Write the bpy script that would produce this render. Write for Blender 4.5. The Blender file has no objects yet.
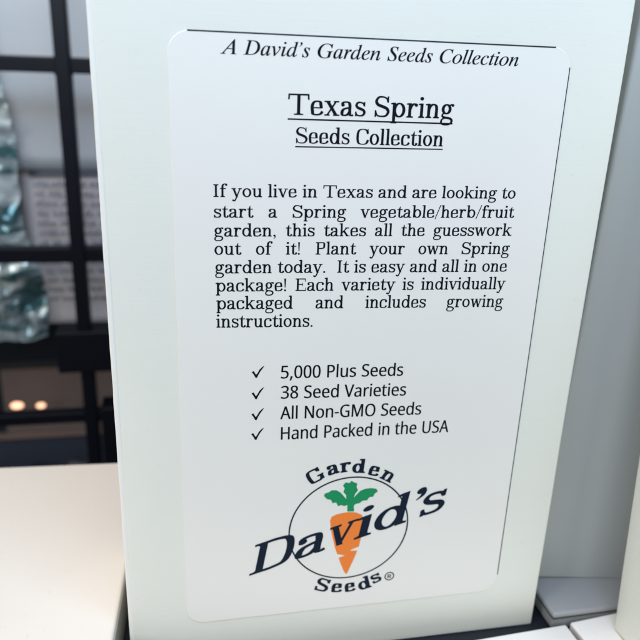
import bpy, bmesh, math, random
from mathutils import Matrix, Vector
from mathutils import noise as mnoise
from mathutils.geometry import tessellate_polygon

# ------------------------------------------------------------------ basics
scene = bpy.context.scene
COL = scene.collection
random.seed(7)


def lin(r, g, b):
    f = lambda c: ((c / 255 + .055) / 1.055) ** 2.4 if c > 10 else c / 255 / 12.92
    return (f(r), f(g), f(b), 1)


def nodes(name):
    m = bpy.data.materials.new(name)
    m.use_nodes = True
    nt = m.node_tree
    return m, nt, nt.nodes['Principled BSDF']


def plain(name, rgb, rough=.5, spec=.5, metal=0., emit=None, es=0.):
    m, nt, b = nodes(name)
    b.inputs['Base Color'].default_value = lin(*rgb)
    b.inputs['Roughness'].default_value = rough
    b.inputs['Specular IOR Level'].default_value = spec
    b.inputs['Metallic'].default_value = metal
    if emit:
        b.inputs['Emission Color'].default_value = lin(*emit)
        b.inputs['Emission Strength'].default_value = es
    # a little wear in colour and roughness
    tc = nt.nodes.new('ShaderNodeTexCoord')
    n = nt.nodes.new('ShaderNodeTexNoise')
    n.inputs['Scale'].default_value = 60
    n.inputs['Detail'].default_value = 4
    nt.links.new(tc.outputs['Object'], n.inputs['Vector'])
    mr = nt.nodes.new('ShaderNodeMapRange')
    mr.inputs['To Min'].default_value = max(0, rough - .08)
    mr.inputs['To Max'].default_value = min(1, rough + .08)
    nt.links.new(n.outputs['Fac'], mr.inputs['Value'])
    nt.links.new(mr.outputs['Result'], b.inputs['Roughness'])
    return m


def card(name, rgb, rough=.4, streak=.12, bump=.05, spec=.5, var=.04, coat=0., coat_rough=.2, dent=.12, scuff=0.):
    """white coated carton board: faint horizontal streaks, small dents and soft mottling"""
    m, nt, b = nodes(name)
    L = nt.links
    tc = nt.nodes.new('ShaderNodeTexCoord')
    mp = nt.nodes.new('ShaderNodeMapping')
    mp.inputs['Scale'].default_value = (60, 60, 1500)
    L.new(tc.outputs['Object'], mp.inputs['Vector'])
    st = nt.nodes.new('ShaderNodeTexNoise')
    st.inputs['Scale'].default_value = 1
    st.inputs['Detail'].default_value = 3
    L.new(mp.outputs['Vector'], st.inputs['Vector'])
    big = nt.nodes.new('ShaderNodeTexNoise')
    big.inputs['Scale'].default_value = 22
    big.inputs['Detail'].default_value = 5
    L.new(tc.outputs['Object'], big.inputs['Vector'])
    fine = nt.nodes.new('ShaderNodeTexNoise')
    fine.inputs['Scale'].default_value = 420
    fine.inputs['Detail'].default_value = 2
    L.new(tc.outputs['Object'], fine.inputs['Vector'])
    mx = nt.nodes.new('ShaderNodeMix')
    mx.data_type = 'RGBA'
    c = lin(*rgb)
    mx.inputs['A'].default_value = tuple(x * (1 - var) for x in c[:3]) + (1,)
    mx.inputs['B'].default_value = tuple(min(1, x * (1 + var * .5)) for x in c[:3]) + (1,)
    add = nt.nodes.new('ShaderNodeMath')
    add.operation = 'MULTIPLY_ADD'
    L.new(st.outputs['Fac'], add.inputs[0])
    add.inputs[1].default_value = .5
    hb = nt.nodes.new('ShaderNodeMath')
    hb.operation = 'MULTIPLY'
    hb.inputs[1].default_value = .5
    L.new(big.outputs['Fac'], hb.inputs[0])
    L.new(hb.outputs[0], add.inputs[2])
    L.new(add.outputs[0], mx.inputs['Factor'])
    col = mx.outputs['Result']
    if scuff:                                  # sparse short rub marks and specks
        mp2 = nt.nodes.new('ShaderNodeMapping')
        mp2.inputs['Scale'].default_value = (420, 420, 1500)
        L.new(tc.outputs['Object'], mp2.inputs['Vector'])
        sn = nt.nodes.new('ShaderNodeTexNoise')
        sn.inputs['Scale'].default_value = 1
        sn.inputs['Detail'].default_value = 2
        L.new(mp2.outputs['Vector'], sn.inputs['Vector'])
        rp = nt.nodes.new('ShaderNodeMapRange')
        rp.inputs['From Min'].default_value = .66
        rp.inputs['From Max'].default_value = .78
        rp.inputs['To Max'].default_value = scuff
        L.new(sn.outputs['Fac'], rp.inputs['Value'])
        m2 = nt.nodes.new('ShaderNodeMix')
        m2.data_type = 'RGBA'
        m2.inputs['B'].default_value = lin(128, 126, 116)
        L.new(rp.outputs['Result'], m2.inputs['Factor'])
        L.new(col, m2.inputs['A'])
        col = m2.outputs['Result']
    L.new(col, b.inputs['Base Color'])
    mr = nt.nodes.new('ShaderNodeMapRange')
    mr.inputs['To Min'].default_value = rough - .07
    mr.inputs['To Max'].default_value = rough + .1
    L.new(big.outputs['Fac'], mr.inputs['Value'])
    L.new(mr.outputs['Result'], b.inputs['Roughness'])
    h = nt.nodes.new('ShaderNodeMath')
    h.operation = 'MULTIPLY_ADD'
    L.new(st.outputs['Fac'], h.inputs[0])
    h.inputs[1].default_value = streak
    fs = nt.nodes.new('ShaderNodeMath')
    fs.operation = 'MULTIPLY'
    fs.inputs[1].default_value = .12
    L.new(fine.outputs['Fac'], fs.inputs[0])
    L.new(fs.outputs[0], h.inputs[2])
    bp = nt.nodes.new('ShaderNodeBump')
    bp.inputs['Strength'].default_value = bump
    bp.inputs['Distance'].default_value = .0006
    L.new(h.outputs[0], bp.inputs['Height'])
    bp2 = nt.nodes.new('ShaderNodeBump')
    bp2.inputs['Strength'].default_value = dent
    bp2.inputs['Distance'].default_value = .0012
    if dent:
        L.new(big.outputs['Fac'], bp2.inputs['Height'])
        L.new(bp.outputs['Normal'], bp2.inputs['Normal'])
        L.new(bp2.outputs['Normal'], b.inputs['Normal'])
    elif bump:
        L.new(bp.outputs['Normal'], b.inputs['Normal'])
    b.inputs['Specular IOR Level'].default_value = spec
    b.inputs['Coat Weight'].default_value = coat
    b.inputs['Coat Roughness'].default_value = coat_rough
    return m


def link_mesh(name, bm, mat, parent=None, smooth=False):
    me = bpy.data.meshes.new(name)
    bm.to_mesh(me)
    bm.free()
    if mat:
        me.materials.append(mat)
    if smooth:
        for p in me.polygons:
            p.use_smooth = True
    o = bpy.data.objects.new(name, me)
    COL.objects.link(o)
    if parent:
        o.parent = parent
    return o


def thing(name, label, cat, loc=(0, 0, 0), rot=(0, 0, 0), group=None):
    o = bpy.data.objects.new(name, None)
    o.empty_display_size = .01
    COL.objects.link(o)
    o.location = loc
    o.rotation_euler = rot
    o['label'] = label
    o['category'] = cat
    if group:
        o['group'] = group
    return o


def add_box(bm, lo, hi, bevel=0., seg=3):
    r = bmesh.ops.create_cube(bm, size=1)
    vs = r['verts']
    c = [(a + b) / 2 for a, b in zip(lo, hi)]
    s = [b - a for a, b in zip(lo, hi)]
    for v in vs:
        v.co = Vector([v.co[i] * s[i] + c[i] for i in range(3)])
    if bevel:
        es = list({e for v in vs for e in v.link_edges})
        bmesh.ops.bevel(bm, geom=es, offset=bevel, segments=seg, profile=.5, affect='EDGES', clamp_overlap=True)


def carton(lo, hi, bevel, seg=4, cuts=10, wob=0., seed=0):
    """a carton with softly rounded folds and slightly bowed panels"""
    bm = bmesh.new()
    add_box(bm, lo, hi, bevel, seg)
    if wob:
        bmesh.ops.subdivide_edges(bm, edges=[e for e in bm.edges if e.calc_length() > .03], cuts=cuts, use_grid_fill=True)
        rnd = random.Random(seed)
        ph = [rnd.uniform(0, 6) for _ in range(6)]
        for v in bm.verts:
            x, y, z = v.co
            v.co.x += wob * (math.sin(z * 41 + ph[0]) + .5 * math.sin(z * 97 + ph[1])) * .5
            v.co.y += wob * .35 * (math.sin(x * 33 + ph[2]) + math.sin(z * 37 + ph[3]))
    return bm


# ------------------------------------------------------------------ lettering
# outlines of the slanted serif and the humanist sans, in 1/1000 em
GLYPHS = """italic|A|463|-85,0 -82,13 -60,15 -39,24 -19,37 0,56 107,182 356,475 369,475 353,58 353,47 356,37 360,30 366,24 374,19 384,16 396,14 411,13 409,0 221,0 224,13 229,13 244,14 256,16 266,20 273,26 278,34 282,46 284,60 285,78 288,158 133,158 128,157 124,156 119,153 116,150 65,90 50,71 40,56 34,44 32,36 32,29 34,24 38,20 43,17 49,15 57,14 67,13 79,13 75,0/143,183 289,183 298,367
italic|C|471|218,-10 190,-9 164,-4 139,3 117,13 96,25 78,41 62,58 49,78 39,101 31,125 27,151 26,179 27,203 31,227 37,252 46,276 57,299 70,322 85,344 102,365 120,384 139,402 160,419 181,433 215,451 250,464 285,472 321,475 341,474 363,470 387,465 412,457 430,453 437,454 443,458 449,463 453,470 467,470 439,332 425,332 426,343 426,353 424,376 419,395 411,413 400,427 386,438 370,446 350,451 328,453 307,451 287,447 266,440 246,430 227,418 208,404 191,388 174,370 159,350 146,328 134,305 124,281 115,255 109,229 106,202 105,175 107,140 114,109 125,83 140,60 160,42 182,29 208,21 236,19 266,21 294,28 322,40 348,56 374,77 399,103 412,91 391,67 369,46 346,29 323,15 299,4 274,-4 247,-9
italic|D|507|-36,0 -32,13 -28,13 -13,14 -1,16 10,20 18,26 25,33 31,43 37,56 42,73 126,385 132,419 131,427 129,433 125,439 120,443 113,446 104,449 93,450 81,451 85,465 263,465 295,463 325,459 353,452 378,442 401,429 421,413 438,395 453,375 464,352 472,328 477,301 479,272 477,245 473,219 466,193 457,169 444,145 430,122 413,101 393,82 372,64 348,48 322,34 294,22 265,12 234,5 201,1 167,0/170,22 198,24 223,28 248,34 270,44 291,56 310,70 327,86 342,103 356,123 368,144 378,166 386,189 393,213 397,237 400,262 401,287 399,323 392,354 380,381 364,403 343,420 318,433 288,440 254,443 244,442 235,442 228,441 222,439 217,437 212,433 208,429 205,423 193,387 113,89 105,49 106,42 109,36 113,32 120,28 140,24
italic|G|541|245,-10 213,-9 183,-4 156,3 130,13 107,26 86,42 69,60 54,80 42,102 34,127 29,153 27,181 28,205 32,230 38,254 47,278 58,302 71,325 86,346 102,367 120,386 139,404 160,420 181,435 215,452 251,465 288,472 327,475 350,474 373,471 394,466 414,459 447,446 465,442 471,442 477,444 482,445 487,448 491,452 495,457 499,463 503,469 514,469 484,327 472,327 467,355 458,380 445,402 428,420 409,434 386,444 360,451 331,453 301,450 272,443 244,430 218,413 194,391 173,366 154,338 137,306 123,272 114,239 108,206 106,173 109,137 116,105 128,77 146,53 167,35 193,21 222,13 255,11 272,12 288,15 304,19 319,26 332,34 342,43 349,53 354,64 378,158 381,173 383,185 382,193 380,199 375,204 369,208 361,210 351,212 338,213 322,214 325,227 518,227 514,214 503,214 493,213 484,211 476,208 470,204 465,200 460,194 457,188 450,171 443,146 416,35 376,15 334,1 290,-7
italic|S|369|153,-9 131,-8 108,-5 84,2 58,10 49,13 42,13 33,12 25,8 19,1 15,-8 3,-8 26,146 38,146 41,115 47,88 56,65 69,46 84,30 102,19 123,13 146,11 158,12 170,14 181,18 192,23 201,30 210,38 218,47 224,57 229,68 233,79 235,92 236,105 235,113 234,122 231,131 228,139 224,148 219,157 213,165 207,174 183,201 154,232 137,250 122,267 111,282 102,297 96,311 92,325 89,339 88,353 89,370 92,386 97,401 105,416 114,429 125,440 138,450 152,459 167,466 184,471 202,474 222,475 253,473 281,466 303,459 313,457 321,458 328,461 334,466 338,473 351,473 330,336 319,336 317,364 313,387 306,407 296,424 283,437 268,446 251,451 232,453 215,452 200,448 187,442 175,433 166,421 160,408 156,393 154,376 155,366 158,356 162,345 168,334 174,324 182,313 191,302 201,291 231,259 263,224 280,203 291,179 299,154 301,126 300,107 296,89 290,73 282,57 271,42 259,29 245,18 229,8 212,1 194,-5 174,-8
italic|a|342|50,-8 37,-7 26,-3 17,2 8,10 2,21 -3,33 -6,48 -7,64 -5,92 0,119 7,147 18,175 32,203 49,228 68,252 90,274 113,293 136,306 160,314 183,316 202,314 217,307 227,296 232,280 241,309 292,309 231,90 227,75 224,62 222,52 222,44 222,40 224,37 228,36 233,35 241,38 252,46 266,60 282,80 291,72 265,37 240,12 217,-3 195,-8 183,-6 175,0 170,9 168,23 169,36 174,57 181,84 191,118 172,88 154,62 136,41 119,23 102,10 85,0 68,-6/82,33 90,34 98,37 107,41 116,48 125,56 134,65 143,75 152,87 161,100 169,113 177,127 185,141 193,156 199,171 205,186 210,201 214,216 217,230 218,244 219,257 217,275 210,288 200,296 185,299 169,297 154,291 138,280 124,266 109,247 96,226 85,202 74,175 58,122 56,109 54,97 53,85 53,73 55,56 60,43 69,35
italic|c|298|99,-8 77,-6 58,0 40,9 26,23 14,40 6,60 1,83 -1,109 0,125 3,142 7,158 12,175 19,191 27,207 37,222 48,237 60,251 73,264 87,275 102,286 126,299 150,309 174,314 199,316 214,315 228,313 239,308 249,302 257,294 262,286 266,277 267,267 266,258 264,251 262,244 258,239 253,234 247,231 240,229 233,228 220,230 211,235 206,243 204,255 207,268 214,279 218,284 220,289 219,294 215,297 207,298 197,299 180,297 162,292 146,283 130,271 115,255 101,238 89,218 79,196 70,173 64,150 60,129 59,107 60,89 63,73 69,58 76,46 86,36 96,29 109,24 122,23 148,27 174,38 201,56 228,82 238,71 216,47 193,27 169,12 146,1 123,-6
italic|d|354|61,-8 46,-7 32,-3 20,4 10,13 2,25 -4,39 -8,55 -9,73 -8,90 -5,107 -1,125 5,143 13,162 22,181 32,199 44,217 57,235 70,250 84,265 99,279 111,288 122,296 134,302 146,307 157,311 169,314 181,316 192,316 210,315 225,311 236,303 242,293 273,416 275,426 275,436 275,441 274,445 271,448 268,451 264,452 258,454 251,454 243,455 233,455 236,467 257,469 276,472 292,475 306,479 338,487 341,486 343,485 344,483 345,480 344,473 343,468 240,81 236,60 234,44 235,38 238,34 243,31 250,30 260,33 273,43 288,59 306,81 317,72 302,53 288,36 275,22 263,11 251,3 240,-3 228,-7 217,-8 202,-6 191,1 185,12 183,27 184,42 187,61 193,85 201,112 184,84 167,59 150,38 133,21 116,9 99,-1 80,-6/91,28 100,29 109,31 118,36 127,43 137,52 146,62 156,73 165,85 174,99 183,113 191,127 199,142 206,158 212,173 218,189 223,204 227,219 229,233 231,246 232,259 231,268 229,277 227,284 223,289 218,294 212,298 205,300 198,300 182,298 165,292 149,282 132,268 116,250 101,229 88,205 75,178 65,150 57,124 53,100 51,78 52,67 54,57 57,48 62,41 68,35 74,31 82,28
italic|e|287|89,-7 68,-5 50,0 34,9 21,21 10,36 2,54 -2,75 -4,99 -3,115 -1,131 3,148 9,165 16,182 25,199 35,215 46,231 58,246 72,259 86,272 101,283 124,298 148,308 172,314 195,316 210,316 222,313 233,309 242,303 249,296 254,287 257,277 258,266 255,245 245,226 230,207 208,189 180,174 147,161 107,150 61,142 57,118 56,98 58,76 63,58 72,44 84,34 100,28 119,26 143,29 168,39 194,57 221,81 231,71 215,52 198,36 182,23 165,12 147,4 128,-2 109,-6/64,158 96,164 124,173 148,184 168,199 184,215 195,233 202,251 204,271 203,283 198,291 191,297 180,298 169,297 159,294 148,288 137,280 126,270 115,258 105,245 95,230 86,214 78,196 70,177
italic|i|177|122,394 116,394 110,396 104,399 98,404 94,409 91,415 89,421 88,428 89,434 91,441 94,446 98,452 104,457 110,460 116,462 122,463 129,462 135,460 141,457 147,452 151,447 155,441 157,435 157,428 157,421 155,414 151,408 147,403 142,399 136,396 129,394/33,-8 19,-6 8,1 2,13 0,29 3,53 11,86 55,241 58,254 60,264 59,270 57,275 54,279 50,282 44,285 37,286 28,287 17,287 20,299 65,305 96,310 124,316 127,316 129,314 130,312 131,308 130,303 128,296 63,79 58,52 59,43 61,37 66,33 72,32 83,35 96,45 112,61 130,84 140,74 121,49 102,28 84,12 67,1 50,-6
italic|l|172|32,-7 24,-7 18,-5 12,-2 7,2 3,7 0,12 -1,19 -2,26 2,54 13,99 98,412 101,433 101,440 99,446 96,450 92,453 87,455 79,457 70,458 58,459 60,471 104,476 134,482 163,487 167,487 170,485 171,483 171,481 168,465 62,84 56,50 56,43 59,38 63,35 68,34 78,37 90,46 105,61 122,82 133,72 119,53 105,37 91,23 77,12 64,4 52,-3 41,-6
italic|n|364|222,-9 215,-8 208,-6 203,-3 198,1 194,6 191,12 189,19 189,28 190,42 196,65 204,98 216,140 227,183 236,216 241,240 242,254 241,263 238,269 233,273 225,275 218,274 211,272 203,268 195,263 186,257 178,250 168,242 159,232 123,189 93,142 80,115 67,82 55,44 42,0 -12,0 53,221 57,234 60,245 61,255 62,263 61,268 60,273 57,277 53,280 48,282 41,284 33,284 23,285 17,285 19,297 67,303 100,310 130,316 133,314 133,308 93,177 118,210 142,238 165,262 188,281 209,296 229,306 247,313 263,315 280,313 292,306 300,294 302,278 300,252 293,222 254,88 247,64 245,49 246,42 249,37 253,35 259,34 270,37 282,48 296,66 312,91 322,83 306,55 290,32 273,14 256,1 239,-6
italic|o|350|105,-8 82,-6 61,-1 42,9 26,22 13,38 3,57 -2,78 -4,102 -3,121 0,140 6,159 14,178 23,197 35,215 47,231 61,247 77,262 93,276 110,287 128,298 146,306 165,312 183,315 201,316 226,314 248,309 267,300 283,286 297,270 306,251 312,230 314,206 313,189 310,172 306,155 299,138 291,121 282,105 272,89 260,73 247,59 233,46 219,34 203,23 179,9 155,0 130,-6/113,11 126,13 140,17 153,23 166,32 178,43 190,55 201,70 211,85 221,102 229,119 236,137 243,155 248,174 252,192 254,209 255,226 253,248 248,267 240,281 229,291 215,297 197,299 181,297 165,291 148,281 132,268 117,251 103,231 90,209 78,183 68,157 61,132 57,107 56,83 57,67 60,52 64,40 71,30 79,22 89,16 100,13
italic|r|224|-13,0 46,209 50,226 53,240 55,251 56,259 55,266 53,272 51,276 47,279 41,281 34,282 24,283 13,284 15,297 59,304 90,310 118,316 122,316 124,314 125,311 124,308 89,179 114,221 137,255 158,282 177,301 193,313 208,316 214,316 220,314 225,311 229,307 233,302 235,297 237,290 237,283 236,274 234,266 231,259 226,253 221,247 214,243 208,241 200,240 195,241 189,242 185,245 180,248 176,252 173,257 171,262 170,268 143,236 118,199 95,157 75,110 57,58 41,0
italic|s|248|78,-8 65,-8 53,-6 42,-4 32,-1 25,2 18,4 11,6 6,6 0,5 -4,4 -7,0 -9,-4 -22,-4 -7,106 4,105 6,84 10,65 16,48 24,35 33,24 45,16 57,12 71,10 82,11 93,14 102,19 110,26 117,35 122,45 125,56 126,69 124,81 120,93 114,106 104,120 83,147 63,175 46,206 43,214 41,222 40,230 40,238 41,254 46,269 53,282 63,294 76,304 90,311 106,315 123,316 136,316 147,315 157,313 166,310 174,306 181,304 188,303 193,302 200,303 205,305 208,309 209,314 220,314 207,214 195,214 191,240 184,261 175,278 163,289 148,297 130,299 122,298 115,296 108,292 102,287 97,281 94,275 91,268 91,261 92,249 97,237 105,223 116,208 136,181 155,154 173,122 176,113 178,105 179,97 179,89 178,76 176,63 172,51 166,40 159,30 151,20 141,12 130,5 118,-1 106,-5 92,-7
italic|t|187|33,-8 19,-6 9,1 3,11 1,26 2,44 7,62 66,283 19,283 22,297 43,303 63,313 82,326 100,344 118,366 136,392 151,392 126,304 183,304 177,283 120,283 66,78 60,45 61,39 63,34 67,32 72,31 81,34 93,43 107,58 124,79 134,68 108,35 82,11 57,-3
italic|v|297|61,-8 50,171 45,231 43,242 41,251 38,259 36,265 30,274 21,281 11,285 -1,286 -6,286 -3,299 28,305 52,310 69,315 79,316 87,308 93,284 98,244 102,188 109,58 164,117 205,170 220,193 232,213 238,228 240,239 240,242 238,246 235,250 231,254 216,270 213,275 211,279 209,283 209,288 209,294 211,300 214,305 218,309 222,313 228,315 234,317 240,317 247,316 253,314 259,311 264,306 268,299 270,292 272,284 273,275 270,252 260,226 244,196 222,163 194,126 159,85 75,-8
sans|,|180|28,-87 47,-3 61,78 124,78 129,71 124,52 118,33 112,13 104,-8 71,-87
sans|-|216|27,154 27,206 189,206 189,154
sans|0|384|191,-7 166,-5 142,1 121,10 102,22 86,39 72,59 55,95 43,137 35,186 33,240 34,278 37,313 42,344 49,373 58,399 69,422 83,441 99,458 118,470 140,480 164,485 191,487 217,485 241,480 262,471 281,458 297,442 312,422 329,386 341,344 349,296 351,240 350,203 347,169 342,137 335,108 326,82 314,59 300,39 284,23 265,10 243,1 219,-5/191,44 216,47 237,56 255,71 268,92 278,120 286,154 290,194 291,240 290,286 286,326 278,360 268,388 255,409 237,424 216,433 191,437 166,433 145,424 128,409 115,388 105,360 98,326 93,286 92,240 93,194 98,154 105,120 115,93 128,71 145,56 166,47
sans|3|384|162,-7 143,-6 126,-5 108,-4 92,-1 76,2 60,7 45,13 30,19 30,75 46,68 62,61 78,56 95,51 113,48 130,45 146,44 163,43 193,45 218,49 239,57 256,68 268,82 277,98 282,117 284,138 282,159 275,176 264,191 249,202 229,211 206,217 180,221 150,222 103,222 103,273 150,273 178,274 202,279 223,287 240,298 253,311 263,326 269,344 271,363 269,380 265,394 257,407 247,417 234,426 219,432 202,435 183,437 165,436 147,434 131,430 117,425 103,419 89,412 76,405 62,396 33,437 46,446 62,455 78,464 96,471 116,478 137,483 159,485 183,486 218,484 248,478 274,467 294,453 311,435 322,415 329,392 331,367 329,344 324,324 316,306 304,290 290,277 273,267 253,258 232,253 232,250 259,245 282,237 302,227 318,214 330,198 339,179 344,159 346,136 345,116 341,97 335,79 326,62 315,47 302,33 285,21 266,11 245,3 220,-2 192,-6
sans|5|384|167,-7 148,-6 131,-5 114,-3 97,0 81,4 67,8 54,13 42,19 42,75 55,68 69,62 84,57 101,52 118,48 135,46 151,44 167,44 192,45 215,50 235,58 253,69 267,83 277,101 283,122 285,147 284,169 278,189 269,205 257,219 240,230 219,238 194,243 165,244 122,241 83,234 54,253 72,480 312,480 312,426 122,426 111,287 142,291 185,294 220,292 251,285 279,273 302,257 321,237 335,213 343,185 346,153 343,118 334,87 319,59 299,36 273,17 242,4 207,-4
sans|8|384|193,-7 157,-5 125,2 98,12 75,27 56,46 43,68 36,93 33,122 34,138 36,153 41,167 47,179 54,191 63,202 72,212 83,221 95,229 107,237 119,244 132,251 115,261 100,273 86,285 73,299 62,314 54,332 50,351 48,372 50,390 53,406 59,421 67,434 77,446 89,456 103,465 118,473 135,479 153,483 171,485 191,486 222,484 249,479 273,470 295,457 312,440 325,421 333,398 335,371 334,357 332,344 328,332 323,321 316,311 308,301 299,292 289,283 279,275 268,268 256,260 244,254 258,247 272,239 285,231 298,222 309,213 319,203 328,192 336,181 342,168 347,155 350,140 351,124 348,96 340,70 327,48 308,29 285,13 258,2 228,-5/194,277 211,284 226,293 240,302 253,312 263,324 271,337 275,352 277,369 275,385 271,399 263,411 253,421 240,429 226,434 209,437 191,439 173,437 157,434 143,429 130,421 120,411 112,399 108,385 106,369 107,357 109,347 113,337 118,328 124,320 132,312 140,305 150,299/192,40 215,42 235,46 253,53 267,63 278,76 286,90 291,106 293,124 291,140 286,156 277,169 265,182 250,193 233,203 214,213 192,222 181,226 160,217 142,206 127,195 114,183 104,170 96,155 92,139 91,122 92,105 97,90 105,76 116,63 130,53 147,46 168,42
sans|A|429|0,0 187,482 242,482 428,0 366,0 308,148 118,148 61,0/138,202 290,202 236,347 230,367 221,396 214,419 203,378 193,347
sans|G|489|271,-7 235,-5 202,1 172,10 145,23 121,40 100,59 82,82 67,108 56,137 48,169 43,203 41,240 43,276 48,310 58,341 71,370 87,396 107,419 129,439 155,456 185,469 217,479 252,484 289,486 309,486 329,484 347,482 366,479 383,475 400,470 417,464 433,458 410,406 397,411 383,416 368,421 352,425 336,429 320,431 303,433 286,433 258,432 233,427 210,420 188,410 169,397 152,381 131,353 116,320 107,282 104,240 105,212 109,186 114,161 123,139 133,118 146,100 162,84 181,70 202,59 226,52 254,47 285,46 338,49 379,57 379,199 273,199 273,253 439,253 439,18 420,12 400,7 380,3 361,-1 340,-3 318,-5 295,-6
sans|H|498|65,0 65,480 126,480 126,277 371,277 371,480 432,480 432,0 371,0 371,224 126,224 126,0
sans|M|609|65,0 65,480 154,480 302,87 305,87 455,480 544,480 544,0 484,0 484,295 486,364 489,420 486,420 326,0 277,0 119,420 116,420 120,364 121,291 121,0
sans|N|510|65,0 65,480 135,480 391,83 394,83 392,115 390,162 389,209 389,480 445,480 445,0 375,0 118,398 116,398 119,340 121,268 121,0
sans|O|524|263,-7 227,-5 194,1 165,11 139,24 116,41 96,61 79,84 65,111 55,140 47,171 42,205 41,241 42,277 47,310 55,341 65,370 79,396 96,419 116,439 139,456 165,470 195,479 227,485 263,487 298,485 329,479 358,470 384,456 407,440 427,420 444,397 458,370 469,341 477,310 482,277 484,240 482,204 477,171 469,139 458,110 444,84 427,61 407,41 384,24 358,11 329,1 297,-5/263,46 289,47 312,51 333,59 352,69 368,82 382,98 399,126 410,159 417,198 420,240 417,283 410,321 399,354 382,382 368,398 352,411 334,421 313,428 289,432 263,434 237,432 214,428 193,421 174,411 157,398 143,382 126,354 114,321 107,283 105,240 107,198 114,159 126,126 143,98 157,82 173,69 192,59 213,51 237,47
sans|P|406|65,0 65,480 192,480 236,477 273,470 304,459 329,443 348,422 361,398 369,370 372,338 371,319 368,300 362,282 354,264 344,248 330,233 314,220 294,208 272,199 245,192 215,188 181,187 126,187 126,0/126,238 174,238 206,240 234,244 257,251 276,261 291,274 301,290 308,311 310,336 308,357 302,376 293,392 280,405 263,415 242,422 216,426 187,428 126,428
sans|R|418|65,0 65,480 197,480 239,477 275,471 305,460 329,446 348,426 361,403 369,375 372,343 371,325 369,308 364,293 358,279 350,267 342,256 332,247 322,239 311,232 300,225 288,220 276,215 408,0 337,0 221,198 126,198 126,0/126,249 197,249 225,251 248,255 267,262 283,272 294,285 303,301 308,319 310,340 308,362 303,381 294,396 281,407 265,416 245,422 222,426 194,427 126,427
sans|S|369|166,-7 146,-6 127,-5 109,-3 91,-1 75,3 60,7 46,11 34,16 34,74 47,69 61,64 77,59 94,54 112,51 131,48 150,46 169,46 194,47 216,51 234,57 249,66 261,78 270,91 275,106 277,123 276,134 274,145 271,154 267,163 261,170 253,178 243,185 232,192 219,199 203,207 184,214 164,222 135,233 110,246 89,261 72,276 58,294 48,314 42,338 40,364 42,382 45,400 51,415 60,429 70,442 83,454 97,463 114,471 132,478 151,483 172,485 193,486 213,486 231,484 249,482 266,479 282,475 297,470 312,465 326,459 307,408 294,413 281,418 267,422 253,426 238,429 223,431 208,433 192,433 171,432 153,428 137,422 124,414 114,404 107,392 103,378 101,363 102,352 104,341 107,332 111,323 117,315 125,308 134,301 144,294 157,288 171,281 188,274 206,267 227,259 245,251 262,242 278,233 291,224 303,214 314,203 322,191 329,178 333,163 336,146 337,128 334,98 326,72 311,48 291,29 266,13 236,2 203,-4
sans|U|491|243,-7 215,-5 188,-1 164,5 143,15 124,27 107,42 87,68 72,98 63,133 60,171 60,480 121,480 121,169 123,141 129,117 138,96 152,78 170,64 191,54 217,48 246,46 277,48 303,54 324,65 341,80 354,99 363,120 368,143 370,169 370,480 430,480 430,169 429,145 425,122 418,100 410,80 398,61 384,44 368,29 348,16 326,6 301,-1 274,-5
sans|V|403|171,0 0,480 63,480 171,172 189,117 201,67 214,117 232,173 339,480 403,480 232,0
sans|a|377|144,-7 121,-5 100,0 80,8 63,19 49,34 39,52 33,74 31,100 34,125 41,148 55,167 73,183 97,196 127,206 162,212 203,215 265,217 265,238 263,259 260,277 254,290 245,301 234,309 222,314 207,317 190,318 176,318 163,316 149,314 136,310 89,291 71,335 83,341 96,347 111,352 126,357 143,361 159,364 176,365 193,366 224,364 251,359 273,350 291,337 305,321 314,300 320,275 322,245 322,0 279,0 268,51 265,51 253,37 241,25 229,15 216,7 202,1 185,-3 166,-6/158,41 180,43 200,47 218,55 234,66 247,80 256,98 262,119 264,144 264,176 211,174 180,172 154,167 133,161 118,152 107,142 98,130 94,116 92,99 93,85 97,73 102,63 110,55 120,49 132,44 144,42
sans|c|322|201,-7 178,-5 156,-2 136,4 117,13 99,24 83,38 70,54 58,73 49,95 42,120 38,147 37,178 38,210 42,238 49,264 59,286 71,306 85,322 101,336 119,347 139,356 160,362 182,365 206,367 219,366 233,365 246,363 259,361 271,358 282,355 292,351 300,347 282,298 244,310 234,312 224,314 214,315 204,315 172,311 145,300 125,281 110,254 101,220 98,179 100,148 105,121 113,98 124,79 138,64 156,53 177,46 201,44 215,45 229,46 241,48 253,50 294,65 294,13 285,8 275,4 265,1 254,-2 243,-4 230,-5 216,-6
sans|d|413|185,-7 153,-4 124,5 99,20 77,40 60,66 47,98 39,136 37,179 39,223 47,261 60,293 78,319 100,340 125,355 153,364 185,367 205,366 223,363 239,358 254,351 266,343 278,334 288,324 297,314 301,314 299,339 297,367 297,510 356,510 356,0 308,0 300,48 297,48 288,37 278,27 267,18 254,9 239,2 223,-3 205,-6/194,42 221,44 243,50 261,60 274,74 284,91 292,113 296,138 298,168 298,179 296,210 292,238 285,262 275,282 262,297 244,309 221,315 193,318 171,315 152,308 135,296 122,280 111,259 104,235 100,208 98,178 100,148 104,121 111,98 122,78 135,62 152,51 171,45
sans|e|379|210,-7 185,-5 162,-2 140,5 120,14 101,26 85,40 71,57 59,76 49,98 42,122 38,149 37,177 38,206 42,232 48,257 57,279 68,299 81,316 96,331 112,344 131,354 151,361 173,365 196,367 218,365 239,362 258,355 276,347 291,335 305,322 317,307 327,290 335,271 340,250 343,228 345,204 345,169 98,169 101,140 107,115 116,93 129,76 146,62 165,52 188,46 213,44 230,44 245,45 260,47 274,50 287,54 301,58 314,63 328,69 328,17 315,11 301,6 287,2 274,-1 260,-4 245,-5 228,-6/99,216 283,216 281,237 277,257 271,274 262,290 250,302 234,311 216,317 195,318 175,317 158,312 142,303 129,291 118,276 109,259 103,238
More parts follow.
